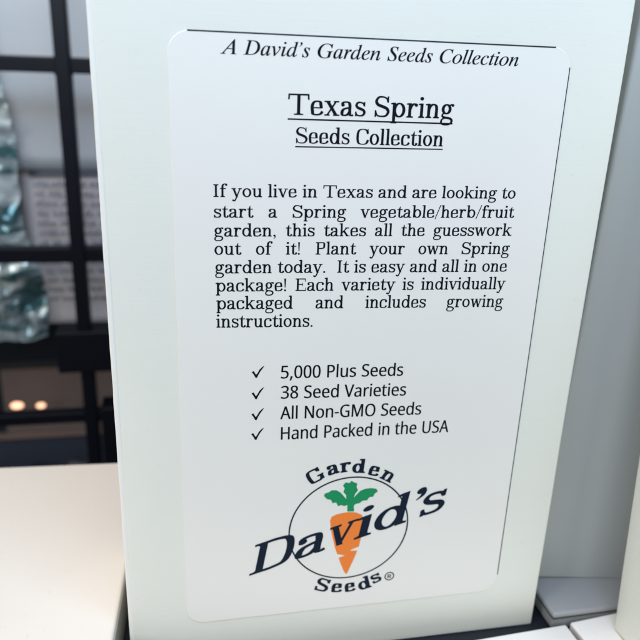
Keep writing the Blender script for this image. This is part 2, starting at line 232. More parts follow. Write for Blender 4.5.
sans|h|415|57,0 57,510 116,510 116,361 113,310 117,310 126,323 137,334 150,344 164,352 179,358 195,362 212,365 229,366 260,364 287,358 309,348 328,335 342,317 352,294 359,267 361,234 361,0 302,0 302,230 300,257 293,278 282,295 266,307 246,315 222,317 194,315 171,309 152,298 139,283 129,264 122,242 118,216 116,186 116,0
sans|i|173|87,420 80,420 74,422 68,425 62,429 58,434 55,441 53,449 52,457 53,466 55,474 58,481 62,486 68,490 74,493 80,494 87,495 94,494 100,493 106,490 111,486 116,481 119,474 121,466 122,457 121,449 119,441 116,434 111,429 106,425 100,422 94,420/57,0 57,360 116,360 116,0
sans|k|359|57,0 57,510 116,510 116,244 115,216 113,185 116,185 128,201 144,221 158,238 273,360 343,360 197,206 353,0 281,0 156,168 116,132 116,0
sans|l|173|57,0 57,510 116,510 116,0
sans|n|415|57,0 57,360 105,360 113,311 117,311 126,324 138,336 151,345 165,353 181,359 197,363 213,366 230,367 261,365 287,359 309,349 328,335 342,317 352,295 359,267 361,234 361,0 302,0 302,230 300,257 293,278 282,295 266,307 246,315 222,317 194,315 171,309 153,298 139,283 129,265 122,242 118,216 116,187 116,0
sans|o|406|202,-7 179,-5 157,-1 136,6 117,15 100,27 84,42 70,59 58,79 49,101 42,125 38,152 37,181 40,223 48,260 62,292 82,318 106,339 135,355 168,364 204,367 228,365 250,361 271,354 290,345 308,333 324,318 337,301 349,282 358,260 365,236 369,209 370,181 367,139 359,101 345,69 325,42 300,21 271,6 239,-4/203,42 229,45 251,52 269,63 283,80 295,100 303,123 307,150 309,181 307,211 303,238 295,261 283,281 269,297 251,308 229,315 203,317 177,315 155,308 137,297 123,281 112,261 104,238 100,211 98,181 100,150 104,123 112,100 123,80 138,63 156,52 178,45
sans|r|277|57,0 57,360 105,360 112,294 115,294 124,308 135,322 147,334 160,345 174,355 190,361 207,365 225,367 247,366 267,363 260,308 241,312 221,313 207,312 194,309 182,304 169,298 158,290 147,280 138,268 131,256 124,241 120,226 117,210 116,192 116,0
sans|s|322|148,-7 130,-6 113,-5 97,-3 83,-1 70,3 57,7 46,11 35,16 35,70 46,65 59,60 72,55 87,50 102,46 118,43 133,42 149,41 170,42 188,45 203,49 214,55 223,63 229,72 233,83 234,94 234,101 233,107 230,113 227,118 223,124 217,129 209,134 200,140 146,164 86,191 74,198 64,206 55,214 48,223 42,233 38,244 35,257 34,271 37,293 44,312 55,328 72,342 92,353 115,360 140,365 169,367 185,366 201,365 216,363 231,360 245,357 258,353 271,348 284,343 264,296 216,312 204,315 191,317 178,318 165,318 148,318 133,315 120,312 110,307 101,300 95,293 92,284 91,275 91,268 93,261 96,255 99,249 104,244 111,239 119,234 129,229 183,206 200,200 215,193 229,186 242,180 253,172 263,165 272,156 279,147 284,137 288,126 291,113 291,99 289,75 282,53 270,35 253,20 231,8 207,0 179,-5
sans|t|242|167,-7 153,-6 140,-4 127,-1 115,3 104,9 94,16 85,26 77,37 70,50 65,66 63,84 62,105 62,314 11,314 11,343 62,366 86,443 121,443 121,360 225,360 225,314 121,314 121,106 122,91 125,77 130,66 137,57 145,51 155,46 165,43 177,42 205,44 228,49 228,4 201,-4
sans|u|415|184,-7 153,-5 127,1 104,11 86,25 72,42 61,65 55,92 53,124 53,360 113,360 113,128 115,102 122,81 133,64 148,52 168,45 193,42 220,44 243,51 262,61 276,76 286,95 293,117 297,143 299,173 299,360 358,360 358,0 310,0 301,48 298,48 289,35 277,23 264,14 250,6 234,1 218,-3 201,-6
"""
OUT = {'italic': {}, 'sans': {}}
for ln in GLYPHS.strip().split('\n'):
    k, ch, adv, body = ln.split('|')
    OUT[k][ch] = (int(adv), [[tuple(map(int, p.split(','))) for p in s.split(' ')] for s in body.split('/')] if body else [])


def inside(p, poly):
    x, y = p
    c = False
    for i in range(len(poly)):
        (x1, y1), (x2, y2) = poly[i - 1], poly[i]
        if (y1 > y) != (y2 > y) and x < (x2 - x1) * (y - y1) / (y2 - y1) + x1:
            c = not c
    return c


def fill(polys):
    """triangles of a set of outlines with holes"""
    depth = [sum(inside(p[0], q) for q in polys if q is not p) for p in polys]
    tris = []
    for i, p in enumerate(polys):
        if depth[i] % 2:
            continue
        grp = [p] + [q for j, q in enumerate(polys) if depth[j] == depth[i] + 1 and inside(q[0], p)]
        flat = [pt for q in grp for pt in q]
        for t in tessellate_polygon([[Vector((a, b, 0)) for a, b in q] for q in grp]):
            tris.append([flat[k] for k in t])
    return tris


def crom(pts, n=7, closed=False):
    out = []
    N = len(pts)
    for i in range(N if closed else N - 1):
        if closed:
            p0, p1, p2, p3 = pts[i - 1], pts[i], pts[(i + 1) % N], pts[(i + 2) % N]
        else:
            p1, p2 = pts[i], pts[i + 1]
            p0 = pts[i - 1] if i else (2 * p1[0] - p2[0], 2 * p1[1] - p2[1])
            p3 = pts[i + 2] if i + 2 < N else (2 * p2[0] - p1[0], 2 * p2[1] - p1[1])
        for k in range(n):
            t = k / n
            out.append(tuple(.5 * (2 * b + (c - a) * t + (2 * a - 5 * b + 4 * c - d) * t * t + (3 * b - a - 3 * c + d) * t ** 3)
                             for a, b, c, d in zip(p0, p1, p2, p3)))
    if not closed:
        out.append(tuple(pts[-1]))
    return out


class Pen:
    """broad-nib slab serif letters drawn stroke by stroke; x-height 100, capitals 141"""

    def __init__(self, wx=17, wy=9, sf=8.5):
        self.wx, self.wy, self.sf = wx, wy, sf
        self.pr = []

    def poly(self, *pts):
        self.pr.append([list(pts)])

    def rect(self, x0, y0, x1, y1):
        self.poly((x0, y0), (x1, y0), (x1, y1), (x0, y1))

    def stem(self, x, y0, y1, w=None):
        w = (w or self.wx) / 2
        self.rect(x - w, y0, x + w, y1)

    def ser(self, x, y, l=10, r=10, top=False):
        h = self.wx / 2
        s = self.sf
        y0 = y - s if top else y
        self.rect(x - h - l, y0, x + h + r, y0 + s)
        # small brackets where the serif meets the stem
        k = 5
        for sg, e in ((-1, l), (1, r)):
            if e > 4:
                a = x + sg * h
                yy = y0 if top else y0 + s
                d = -k if top else k
                tri = [(a, yy), (a + sg * k, yy), (a, yy + d)]
                self.pr.append([tri])

    def flag(self, x, y, l=12):
        h = self.wx / 2
        s = self.sf
        self.poly((x - h - l, y - s - 2), (x + h, y - s - 5), (x + h, y), (x - h + 3, y), (x - h - l, y - 3))

    def ball(self, x, y, r):
        self.poly(*[(x + r * math.cos(a * math.pi / 8), y + r * math.sin(a * math.pi / 8)) for a in range(16)])

    def path(self, pts, w=None, closed=False, n=7):
        P = crom(pts, n, closed)
        N = len(P)
        lf, rt = [], []
        for i, p in enumerate(P):
            a = P[i - 1] if (i or closed) else P[0]
            b = P[(i + 1) % N] if (i + 1 < N or closed) else P[-1]
            dx, dy = b[0] - a[0], b[1] - a[1]
            L = math.hypot(dx, dy) or 1
            dx, dy = dx / L, dy / L
            if w is None:
                ww = math.hypot(self.wx * dy, self.wy * dx)
            else:
                t = i / max(1, N - 1) * (len(w) - 1)
                j = min(int(t), len(w) - 2)
                ww = w[j] + (w[j + 1] - w[j]) * (t - j)
            lf.append((p[0] - dy * ww / 2, p[1] + dx * ww / 2))
            rt.append((p[0] + dy * ww / 2, p[1] - dx * ww / 2))
        q = []
        for i in range(N if closed else N - 1):
            j = (i + 1) % N
            q.append([lf[i], lf[j], rt[j], rt[i]])
        self.pr.append(q)

    def ell(self, cx, cy, rx, ry):
        rx -= 0
        pts = [(cx + rx * math.cos(a * math.pi / 8), cy + ry * math.sin(a * math.pi / 8)) for a in range(16)]
        self.path(pts, closed=True, n=3)

    def line(self, x0, y0, x1, y1, w):
        dx, dy = x1 - x0, y1 - y0
        k = w / 2 * math.hypot(dx, dy) / abs(dy)
        self.poly((x0 - k, y0), (x0 + k, y0), (x1 + k, y1), (x1 - k, y1))

    def glyph(self, c):
        """returns (advance, primitives)"""
        self.pr = []
        wx, wy, sf = self.wx, self.wy, self.sf
        o = wy / 2
        T, B = 100.5 - o, o - .5
        hx = wx / 2
        adv = 90
        if c == 'n':
            self.stem(24, 0, 98); self.flag(24, 100); self.ser(24, 0)
            self.path([(25, 62), (34, 82), (52, T), (69, 87), (74.5, 66), (74.5, 30)]); self.stem(74.5, 0, 34); self.ser(74.5, 0)
            adv = 100
        elif c == 'h':
            self.stem(24, 0, 146); self.flag(24, 148); self.ser(24, 0)
            self.path([(25, 62), (34, 82), (52, T), (69, 87), (74.5, 66), (74.5, 30)]); self.stem(74.5, 0, 34); self.ser(74.5, 0)
            adv = 100
        elif c == 'u':
            self.stem(24, 34, 98); self.flag(24, 100); self.path([(24, 40), (25, 22), (33, 9), (48, B), (64, 14), (73, 34)])
            self.stem(74.5, 0, 98); self.flag(74.5, 100); self.ser(74.5, 0, 0, 11)
            adv = 100
        elif c == 'i':
            self.stem(24, 0, 98); self.flag(24, 100); self.ser(24, 0); self.ball(22, 132, hx + 2.5); adv = 47
        elif c == 'l':
            self.stem(24, 0, 146); self.flag(24, 148); self.ser(24, 0); adv = 47
        elif c == 'r':
            self.stem(24, 0, 98); self.flag(24, 100); self.ser(24, 0, 10, 13)
            self.path([(25, 58), (33, 80), (46, 93), (58, T - 1), (66, 90)]); self.ball(64, 87, hx + 1.5); adv = 77
        elif c == 'o':
            self.ell(46, 50, 41 - hx, 50.5 - o); adv = 92
        elif c == 'e':
            L = 5 + hx
            self.path([(82 - hx, 50), (78 - hx, 75), (64, 90), (47, T), (28, 90), (L + 2, 72), (L, 49), (L + 3, 24), (22, 9), (46, B), (67, 11), (80, 28)])
            self.rect(L, 47, 82 - hx / 2, 47 + sf * .9); adv = 88
        elif c == 'c':
            L = 5 + hx
            self.path([(74, 78), (66, 91), (47, T), (28, 90), (L + 2, 72), (L, 49), (L + 3, 24), (22, 9), (46, B), (66, 11), (78, 28)])
            self.ball(70, 76, hx + 2); adv = 85
        elif c == 'a':
            self.ball(19, 75, hx + 1.5)
            self.path([(14, 78), (22, 91), (40, T), (57, 90), (63, 72), (63, 50), (63, 22), (67, 8), (76, B), (86, 9)])
            self.path([(64, 57), (45, 54), (24, 45), (5 + hx, 28), (17, 10), (33, B), (50, 12), (63, 30)]); adv = 90
        elif c == 's':
            m = (wx + wy) / 2 + 2
            self.path([(63, 74), (57, 88), (38, T), (21, 91), (14, 75), (23, 60), (40, 52), (59, 43), (66, 27), (58, 10), (39, B), (19, 10), (10, 29)],
                      w=[wy, wy, wy, wy + 3, wx * .82, m, m + 2, m, wx * .85, wy + 3, wy, wy, wy])
            self.rect(60, 68, 60 + sf, 99); self.rect(7, 1, 7 + sf, 33); adv = 77
        elif c == 't':
            self.stem(27, 26, 100); self.poly((27 - hx, 98), (27 + hx, 98), (27 + hx, 130), (27 + hx - 6, 130)); self.rect(4, 100 - sf, 58, 100)
            self.path([(27, 32), (29, 13), (41, B), (53, 9), (60, 26)]); adv = 63
        elif c == 'f':
            self.stem(27, 0, 112); self.ser(27, 0, 10, 13); self.rect(4, 100 - sf, 58, 100)
            self.path([(27, 108), (30, 130), (44, 144), (60, 143), (66, 138)]); self.ball(62, 134, hx + 1); adv = 62
        elif c == 'd':
            self.ell(45, 50, 40 - hx, 50.5 - o); self.stem(77, 0, 146); self.flag(77, 148); self.ser(77, 0, 0, 11); adv = 102
        elif c == 'b':
            self.ell(57, 50, 40 - hx, 50.5 - o); self.stem(24, 4, 146); self.flag(24, 148); adv = 102
        elif c == 'p':
            self.ell(57, 50, 40 - hx, 50.5 - o); self.stem(24, -42, 98); self.flag(24, 100); self.ser(24, -42); adv = 102
        elif c == 'g':
            self.ell(41, 65, 33 - hx, 36 - o)
            self.path([(58, 85), (68, 95), (80, 97)], w=[wy, wy]); self.ball(81, 92, hx)
            self.path([(27, 39), (17, 28), (17, 15), (34, 7), (58, 4), (76, -5), (80, -21), (68, -38), (42, -43), (17, -38), (6 + hx / 2, -22), (16, -6), (32, 4)],
                      w=[wy, wy, wy + 2, wx * .8, wx * .8, wx * .8, wx * .8, wy, wy, wy, wx * .7, wy, wy])
            adv = 92
        elif c == 'k':
            self.stem(24, 0, 146); self.flag(24, 148); self.ser(24, 0)
            self.line(28, 38, 76, 97, wy); self.line(84, 3, 46, 62, wx); self.rect(58, 100 - sf, 98, 100); self.rect(66, 0, 106, sf); adv = 106
        elif c in 'vy':
            self.line(50, 0, 18, 98, wx)
            self.rect(0, 100 - sf, 40, 100)
            if c == 'v':
                self.line(47, 0, 78, 98, wy); self.rect(62, 100 - sf, 96, 100)
            else:
                self.path([(79, 98), (63, 50), (47, 2), (37, -26), (26, -41), (13, -39)], w=[wy, wy, wy + 1, wy + 1, wy]); self.ball(15, -35, hx)
                self.rect(62, 100 - sf, 96, 100)
            adv = 95
        elif c == 'w':
            self.line(43, 0, 18, 98, wx); self.line(41, 0, 66, 98, wy); self.line(90, 0, 65, 98, wx); self.line(88, 0, 112, 98, wy)
            self.rect(0, 100 - sf, 38, 100); self.rect(96, 100 - sf, 130, 100); self.rect(54, 100 - sf, 76, 100); adv = 129
        elif c == 'x':
            self.line(77, 3, 22, 97, wx); self.line(20, 3, 75, 97, wy)
            for a, b in ((2, 40), (60, 94)): self.rect(a, 100 - sf, b, 100)
            for a, b in ((3, 37), (58, 98)): self.rect(a, 0, b, sf)
            adv = 99
        elif c == 'T':
            self.stem(70, 0, 141); self.ser(70, 0, 19, 19); self.rect(6, 141 - wy, 134, 141)
            self.poly((6, 141), (17, 141), (14, 102), (4, 102)); self.poly((134, 141), (123, 141), (126, 102), (136, 102)); adv = 138
        elif c == 'I':
            self.stem(32, 0, 141); self.ser(32, 0, 14, 14); self.ser(32, 141, 14, 14, True); adv = 64
        elif c == 'P':
            self.stem(32, 0, 141); self.ser(32, 0, 14, 16); self.ser(32, 141, 14, 0, True)
            self.path([(30, 141 - o), (62, 141 - o), (88, 131), (97 - hx / 2, 105), (88, 78), (62, 64 + o), (30, 64 + o)]); adv = 110
        elif c == 'E':
            self.stem(32, 0, 141); self.ser(32, 0, 14, 0); self.ser(32, 141, 14, 0, True)
            self.rect(30, 141 - wy, 108, 141); self.rect(30, 0, 112, wy); self.rect(30, 68, 80, 68 + wy)
            self.poly((100, 141), (108, 141), (110, 106), (103, 106)); self.poly((104, 0), (112, 0), (116, 38), (109, 38)); self.rect(76, 54, 83, 92); adv = 120
        elif c == 'S':
            m = wx * 1.02
            self.path([(88, 103), (80, 126), (54, 142 - o), (28, 132), (15, 107), (26, 84), (54, 72), (83, 58), (93, 35), (80, 10), (53, o - 1), (24, 11), (11, 42)],
                      w=[wy, wy, wy, wy + 3, wx * .95, m, m, m, wx * .95, wy + 3, wy, wy, wy])
            self.rect(85, 98, 85 + sf, 141); self.rect(7, 0, 7 + sf, 46); adv = 107
        elif c == 'C':
            L = 6 + hx
            self.path([(104, 100), (94, 126), (66, 142 - o), (32, 130), (L + 2, 104), (L, 70), (L + 2, 38), (30, 12), (66, o - 1), (94, 14), (108, 44)])
            self.rect(100, 95, 100 + sf, 141); adv = 116
        elif c == 'G':
            L = 6 + hx
            self.path([(100, 102), (90, 127), (65, 142 - o), (32, 130), (L + 2, 104), (L, 70), (L + 2, 38), (30, 12), (64, o - 1), (86, 8), (101, 24)])
            self.rect(96, 96, 96 + sf, 141); self.stem(104, 4, 62); self.rect(76, 62 - sf, 124, 62); adv = 130
        elif c == 'D':
            self.stem(32, 0, 141); self.ser(32, 0, 14, 0); self.ser(32, 141, 14, 0, True)
            self.path([(30, 141 - o), (66, 141 - o), (98, 122), (112 - hx / 2, 72), (98, 19), (66, o), (30, o)]); adv = 122
        elif c == '!':
            self.poly((16, 40), (24, 40), (29, 141), (11, 141)); self.ball(20, 9, 10.5); adv = 40
        elif c == '.':
            self.ball(20, 9.5, 11); adv = 42
        elif c == ',':
            self.ball(20, 10, 11); self.path([(27, 8), (25, -12), (11, -26)], w=[10, 8, 4]); adv = 42
        elif c == "'":
            self.ball(20, 130, 11 + hx * .3); self.path([(28, 128), (26, 108), (10, 92)], w=[wy + 5, wy + 1, 4]); adv = 40
        elif c == '/':
            self.line(6, -14, 54, 150, 9); adv = 60
        elif c == ' ':
            adv = 48
        return adv, self.pr


class Ink:
    """collects flat printed shapes on the label sheet; (u, v) in millimetres from the label's lower left corner"""

    def __init__(self, lift):
        self.bm = bmesh.new()
        self.lift = lift
        self.k = 0

    def face(self, pts, step=0):
        y = -(self.lift + step * .0006) / 1000
        vs = [self.bm.verts.new((u / 1000, y, v / 1000)) for u, v in pts]
        try:
            self.bm.faces.new(vs)
        except ValueError:
            pass

    def polys(self, polys, step=0):
        for t in fill(polys):
            self.face(t, step)

    def prims(self, prims, f):
        for i, pr in enumerate(prims):
            for q in pr:
                self.face([f(*p) for p in q], i)

    def outline(self, polys, f, step=0):
        self.polys([[f(*p) for p in s] for s in polys], step)

    def bar(self, a, b, w):
        du, dv = b[0] - a[0], b[1] - a[1]
        L = math.hypot(du, dv)
        n = (-dv / L * w / 2, du / L * w / 2)
        self.face([(a[0] - n[0], a[1] - n[1]), (b[0] - n[0], b[1] - n[1]), (b[0] + n[0], b[1] + n[1]), (a[0] + n[0], a[1] + n[1])])

    def done(self, name, mat, parent):
        bmesh.ops.recalc_face_normals(self.bm, faces=self.bm.faces)
        for f in self.bm.faces:
            if f.normal.y > 0:
                f.normal_flip()
        return link_mesh(name, self.bm, mat, parent)


def slab_line(ink, text, a, b, xh, pen, sx=None, up=None):
    """one line of slab serif; sx = mm per unit (words keep it, the gaps are justified), None = fit"""
    du, dv = b[0] - a[0], b[1] - a[1]
    L = math.hypot(du, dv)
    e = (du / L, dv / L)
    up = up or (0, xh / 100)
    gl = [pen.glyph(c) for c in text]
    gl = [(ad, [[list(q) for q in pr] for pr in p]) for ad, p in gl]
    lead, tail = (6, 6)
    ns = text.count(' ')
    tot = sum(g[0] for g in gl) - lead - tail
    gap = 0
    if sx is None:
        sx = L / tot
    elif ns:
        gap = (L / sx - tot) / ns
    x = -lead
    for c, (ad, pr) in zip(text, gl):
        ink.prims(pr, lambda gx, gy, x=x: (a[0] + (x + gx) * sx * e[0] + gy * up[0], a[1] + (x + gx) * sx * e[1] + gy * up[1]))
        x += ad + (gap if c == ' ' else 0)
    return sx


def outline_line(ink, text, a, b, em, fam, bold=0.):
    for i, d in enumerate((-bold, bold, 0) if bold else (0,)):
        h = bold * .35 * (i - .5) if bold and i < 2 else 0
        outline_pass(ink, text, (a[0] + d, a[1] + h), (b[0] + d, b[1] + h), em, fam, i)


def outline_pass(ink, text, a, b, em, fam, step):
    du, dv = b[0] - a[0], b[1] - a[1]
    L = math.hypot(du, dv)
    e = (du / L, dv / L)
    adv = lambda c: 200 if c == ' ' else (150 if c == "'" else OUT[fam][c][0])
    x0 = min(p[0] for s in OUT[fam][text[0]][1] for p in s)
    last = OUT[fam][text[-1]]
    trail = last[0] - max(p[0] for s in last[1] for p in s)
    tot = sum(adv(c) for c in text) - x0 - trail
    sx = L / tot
    x = -x0
    s = em / 1000
    for c in text:
        if c == "'":
            q = [(60, 440), (70, 470), (95, 478), (118, 462), (120, 430), (106, 390), (76, 355), (40, 335), (34, 345), (66, 368), (84, 395), (90, 415), (72, 418)]
            ink.outline([[(px + 10, py) for px, py in q]], lambda gx, gy, x=x: (a[0] + (x + gx) * sx * e[0], a[1] + (x + gx) * sx * e[1] + gy * s), step)
        elif c != ' ':
            ink.outline(OUT[fam][c][1], lambda gx, gy, x=x: (a[0] + (x + gx) * sx * e[0], a[1] + (x + gx) * sx * e[1] + gy * s), step)
        x += adv(c)


# ------------------------------------------------------------------ materials
M_BOX = card('coated_white_board', (226, 225, 211), rough=.39, streak=.4, bump=.10, spec=.55, dent=.14, scuff=.12)
M_REAR = card('shaded_white_board', (177, 179, 174), rough=.45, streak=.3, bump=.05)  # white board with the rear box's shade put into its colour
M_FLAT = card('bright_white_board', (236, 229, 220), rough=.40, streak=.1, bump=.03, scuff=.08)
M_LID = card('glossy_cream_board', (222, 213, 201), rough=.375, streak=.05, bump=.02, spec=.55, dent=.14, scuff=.08)
M_LABEL = card('satin_label_paper', (231, 227, 216), rough=.39, streak=.15, bump=.03, spec=.6, var=.012, dent=.05)
M_EDGE = plain('raw_paper_edge', (232, 229, 218), .6, .3)
M_INK = plain('blue_black_ink', (9, 13, 26), .55, .15)
M_INK_LOGO = plain('navy_logo_ink', (8, 26, 44), .55, .15)
M_INK_THIN = plain('grey_rule_ink', (40, 48, 56), .5, .2)
M_ORANGE = plain('orange_ink', (238, 128, 50), .5, .25)
M_GREEN = plain('green_ink', (16, 138, 84), .5, .25)
M_TABLE = plain('dark_table_laminate', (9, 16, 28), .5)
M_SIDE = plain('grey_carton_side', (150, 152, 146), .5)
M_RACK = plain('black_powder_coated_steel', (3, 5, 14), .5, .15)
M_DARK = plain('dark_shelf_metal', (5, 14, 26), .5, .25)
M_CREASE = plain('dark_cut_edge', (70, 72, 72), .8, .1)

# ------------------------------------------------------------------ table the cartons stand on
FLOOR = -.0165
table = thing('display_table', 'dark table top beneath the white cartons, seen only in the gaps', 'table', (0, 0, FLOOR))
bm = bmesh.new(); add_box(bm, (-.42, -.10, -.025), (.42, .112, 0), .002)
link_mesh('table_top', bm, M_TABLE, table)

# ------------------------------------------------------------------ the seed box with its label
main = thing('seed_box', 'upright white seed collection box with printed label and carrot logo', 'box', (.0493, 0, FLOOR))
bm = carton((-.0655, .0001, 0), (.0662, .0421, .232), .0007, 4, 12, .00022, 3)
body = link_mesh('box_body', bm, M_BOX, main, True)
bm = bmesh.new()      # the folded side seam that shows as a pale second edge along the left
add_box(bm, (-.0664, .00004, .0005), (-.0648, .040, .2315), .0005, 3)
bmesh.ops.subdivide_edges(bm, edges=[e for e in bm.edges if e.calc_length() > .1], cuts=60)
for v in bm.verts:
    if v.co.x < -.066:
        v.co.x += .00009 * mnoise.fractal(Vector((0, 3.3, v.co.z * 170)), 1., 2., 3)
link_mesh('side_flap', bm, M_EDGE, main)

LW, LH, LR = 100., 167.5, 5.2


def round_rect(w, h, r, n=8):
    pts = []
    for cx, cy, a0 in ((w - r, r, -90), (w - r, h - r, 0), (r, h - r, 90), (r, r, 180)):
        for k in range(n + 1):
            a = math.radians(a0 + 90 * k / n)
            pts.append((cx + r * math.cos(a), cy + r * math.sin(a)))
    return pts


label = None
bm = bmesh.new()
P = round_rect(LW, LH, LR)
inn = round_rect(LW - .16, LH - .16, LR - .08)
fr = [bm.verts.new(((u + .08) / 1000, -.00012, (v + .08) / 1000)) for u, v in inn]
ed = [bm.verts.new((u / 1000, -.00008, v / 1000)) for u, v in P]
bk = [bm.verts.new((u / 1000, .0002, v / 1000)) for u, v in P]
bm.faces.new(fr)
for i in range(len(P)):
    j = (i + 1) % len(P)
    bm.faces.new([ed[i], ed[j], fr[j], fr[i]])
    bm.faces.new([bk[i], bk[j], ed[j], ed[i]])
bmesh.ops.recalc_face_normals(bm, faces=bm.faces)
for f in bm.faces:
    f.material_index = 0 if len(f.verts) > 4 else 1
label = link_mesh('label', bm, M_LABEL, main)
label.data.materials.append(M_EDGE)
label.location = (-.0493, 0, -FLOOR)
label['label'] = 'satin white label with rounded corners and black printing'
LIFT = .15

# ---- printed rules along the top and the right edge
ink = Ink(LIFT)
ink.bar((4.54, 167.48), (95.43, 167.43), .34)
ink.bar((99.95, 162.85), (100.11, 6.4), .26)
ink.done('border_rule', M_INK_THIN, label)

# ---- header line
ink = Ink(LIFT)
outline_line(ink, "A David's Garden Seeds Collection", (11.93, 162.77), (85.73, 162.65), 6.816, 'italic', .05)
ink.done('header_text', M_INK, label)

# ---- title, underlined
REG = Pen(17, 9.5, 8.5)
ink = Ink(LIFT)
slab_line(ink, 'Texas Spring', (27.96, 149.61), (69.8, 149.63), 3.475, Pen(20, 11, 9.5))
ink.bar((27.86, 148.63), (69.9, 148.41), .36)
slab_line(ink, 'Seeds Collection', (30.02, 142.95), (67.84, 142.78), 2.709, Pen(21, 9.5, 8))
ink.bar((29.84, 142.14), (67.96, 142.06), .30)
ink.done('title_text', M_INK, label)

# ---- paragraph
ink = Ink(LIFT)
BODY = Pen(19, 12, 11)
BSX = slab_line(ink, 'instructions.', (10.17, 95.62), (35.84, 94.99), 2.540, BODY)
slab_line(ink, 'If you live in Texas and are looking to', (9.8, 129.77), (89.47, 129.52), 2.220, BODY, BSX)
slab_line(ink, 'start a Spring vegetable/herb/fruit', (9.91, 124.65), (89.63, 124.35), 2.270, BODY, BSX)
slab_line(ink, 'garden, this takes all the guesswork', (9.96, 119.85), (89.65, 119.47), 2.310, BODY, BSX)
slab_line(ink, 'out of it! Plant your own Spring', (9.94, 115.17), (89.68, 114.36), 2.350, BODY, BSX)
slab_line(ink, 'garden today.  It is easy and all in one', (10.05, 110.3), (89.64, 109.36), 2.400, BODY, BSX)
slab_line(ink, 'package! Each variety is individually', (10.16, 105.45), (89.7, 104.31), 2.440, BODY, BSX)
slab_line(ink, 'packaged and includes growing', (10.24, 100.65), (89.75, 99.1), 2.490, BODY, BSX)
ink.done('paragraph_text', M_INK, label)

# ---- ticked list
ink = Ink(LIFT)
outline_line(ink, '5,000 Plus Seeds', (27.41, 80.23), (62.12, 79.37), 3.750 / 0.480, 'sans', .065)
outline_line(ink, '38 Seed Varieties', (27.51, 74.12), (63.47, 73.11), 3.830 / 0.480, 'sans', .065)
outline_line(ink, 'All Non-GMO Seeds', (27.42, 67.79), (68.55, 66.73), 3.910 / 0.480, 'sans', .065)
outline_line(ink, 'Hand Packed in the USA', (27.7, 61.31), (77.58, 60.33), 4.000 / 0.480, 'sans', .065)
ink.polys([[(19.35, 82.52), (19.94, 82.81), (20.52, 81.72), (20.82, 81.92), (21.49, 83.16), (22.26, 83.96), (22.85, 84.25), (22.46, 83.64), (21.79, 82.72), (21.11, 81.48), (20.82, 80.75), (20.43, 80.76), (19.94, 81.75)]])
ink.polys([[(19.32, 76.17), (19.91, 76.47), (20.5, 75.35), (20.8, 75.55), (21.48, 76.81), (22.26, 77.63), (22.85, 77.93), (22.46, 77.3), (21.78, 76.36), (21.1, 75.1), (20.8, 74.35), (20.41, 74.38), (19.91, 75.38)]])
ink.polys([[(19.29, 69.81), (19.88, 70.11), (20.48, 68.96), (20.78, 69.16), (21.47, 70.45), (22.26, 71.29), (22.86, 71.58), (22.46, 70.94), (21.77, 69.99), (21.08, 68.7), (20.79, 67.94), (20.39, 67.97), (19.88, 69.0)]])
ink.polys([[(19.25, 63.67), (19.85, 63.97), (20.46, 62.79), (20.76, 63.0), (21.46, 64.31), (22.26, 65.16), (22.86, 65.45), (22.46, 64.8), (21.76, 63.84), (21.06, 62.52), (20.77, 61.75), (20.36, 61.78), (19.85, 62.84)]])
ink.done('list_text', M_INK, label)

# ---- logo
ink = Ink(LIFT)
ink.polys([[(43.02, 32.78), (43.43, 34.16), (45.08, 34.87), (46.91, 35.19), (48.75, 35.33), (50.94, 34.94), (52.7, 33.96), (53.57, 32.45), (53.64, 30.11), (53.23, 27.26), (52.76, 24.39), (52.49, 22.51), (50.84, 21.96), (49.62, 21.21), (52.06, 21.09), (51.19, 18.29), (50.07, 15.24), (49.23, 12.89), (48.76, 12.75), (47.89, 14.37), (46.87, 17.11), (46.25, 19.04), (48.27, 19.66), (45.72, 20.46), (44.91, 23.05), (44.01, 26.78), (43.32, 30.08)]])
ink.done('logo_carrot', M_ORANGE, label)
ink = Ink(LIFT + .01)
ink.polys([[(48.17, 35.58), (48.06, 37.86), (47.19, 37.57), (46.07, 38.05), (45.32, 37.62), (44.59, 39.06), (43.51, 38.91), (43.02, 40.08), (41.81, 40.44), (40.79, 41.65), (41.08, 42.48), (42.15, 42.76), (43.1, 43.41), (44.52, 43.29), (45.87, 42.3), (46.8, 41.1), (47.63, 39.91), (47.56, 41.28), (46.63, 42.48), (47.01, 43.69), (46.41, 44.72), (47.23, 45.75), (48.34, 45.41), (48.96, 46.1), (49.75, 45.54), (50.76, 45.08), (50.61, 43.86), (51.11, 42.71), (50.29, 41.54), (49.92, 40.2), (50.75, 41.25), (51.79, 42.4), (53.3, 43.01), (55.07, 43.1), (56.76, 42.71), (57.26, 41.79), (56.31, 41.0), (55.92, 40.03), (54.81, 40.0), (54.09, 38.94), (52.76, 38.94), (51.8, 38.14), (50.59, 38.0), (50.07, 37.3), (50.29, 35.38)]])
ink.done('logo_leaves', M_GREEN, label)
ink = Ink(LIFT + .02)
RC, RX, RYY = (49.08, 29.34), 18.41, 17.98
for k in range(96):
    a0, a1 = k * math.pi / 48, (k + 1) * math.pi / 48
    q = []
    for a, d in ((a0, .23), (a1, .23), (a1, -.23), (a0, -.23)):
        q.append((RC[0] + (RX + d) * math.cos(a), RC[1] + (RYY + d) * math.sin(a)))
    ink.face(q)
ink.done('logo_ring', M_INK_LOGO, label)
ink = Ink(LIFT + .03)
LOGOKX = 1.3
BOLD = Pen(27, 17, 15)
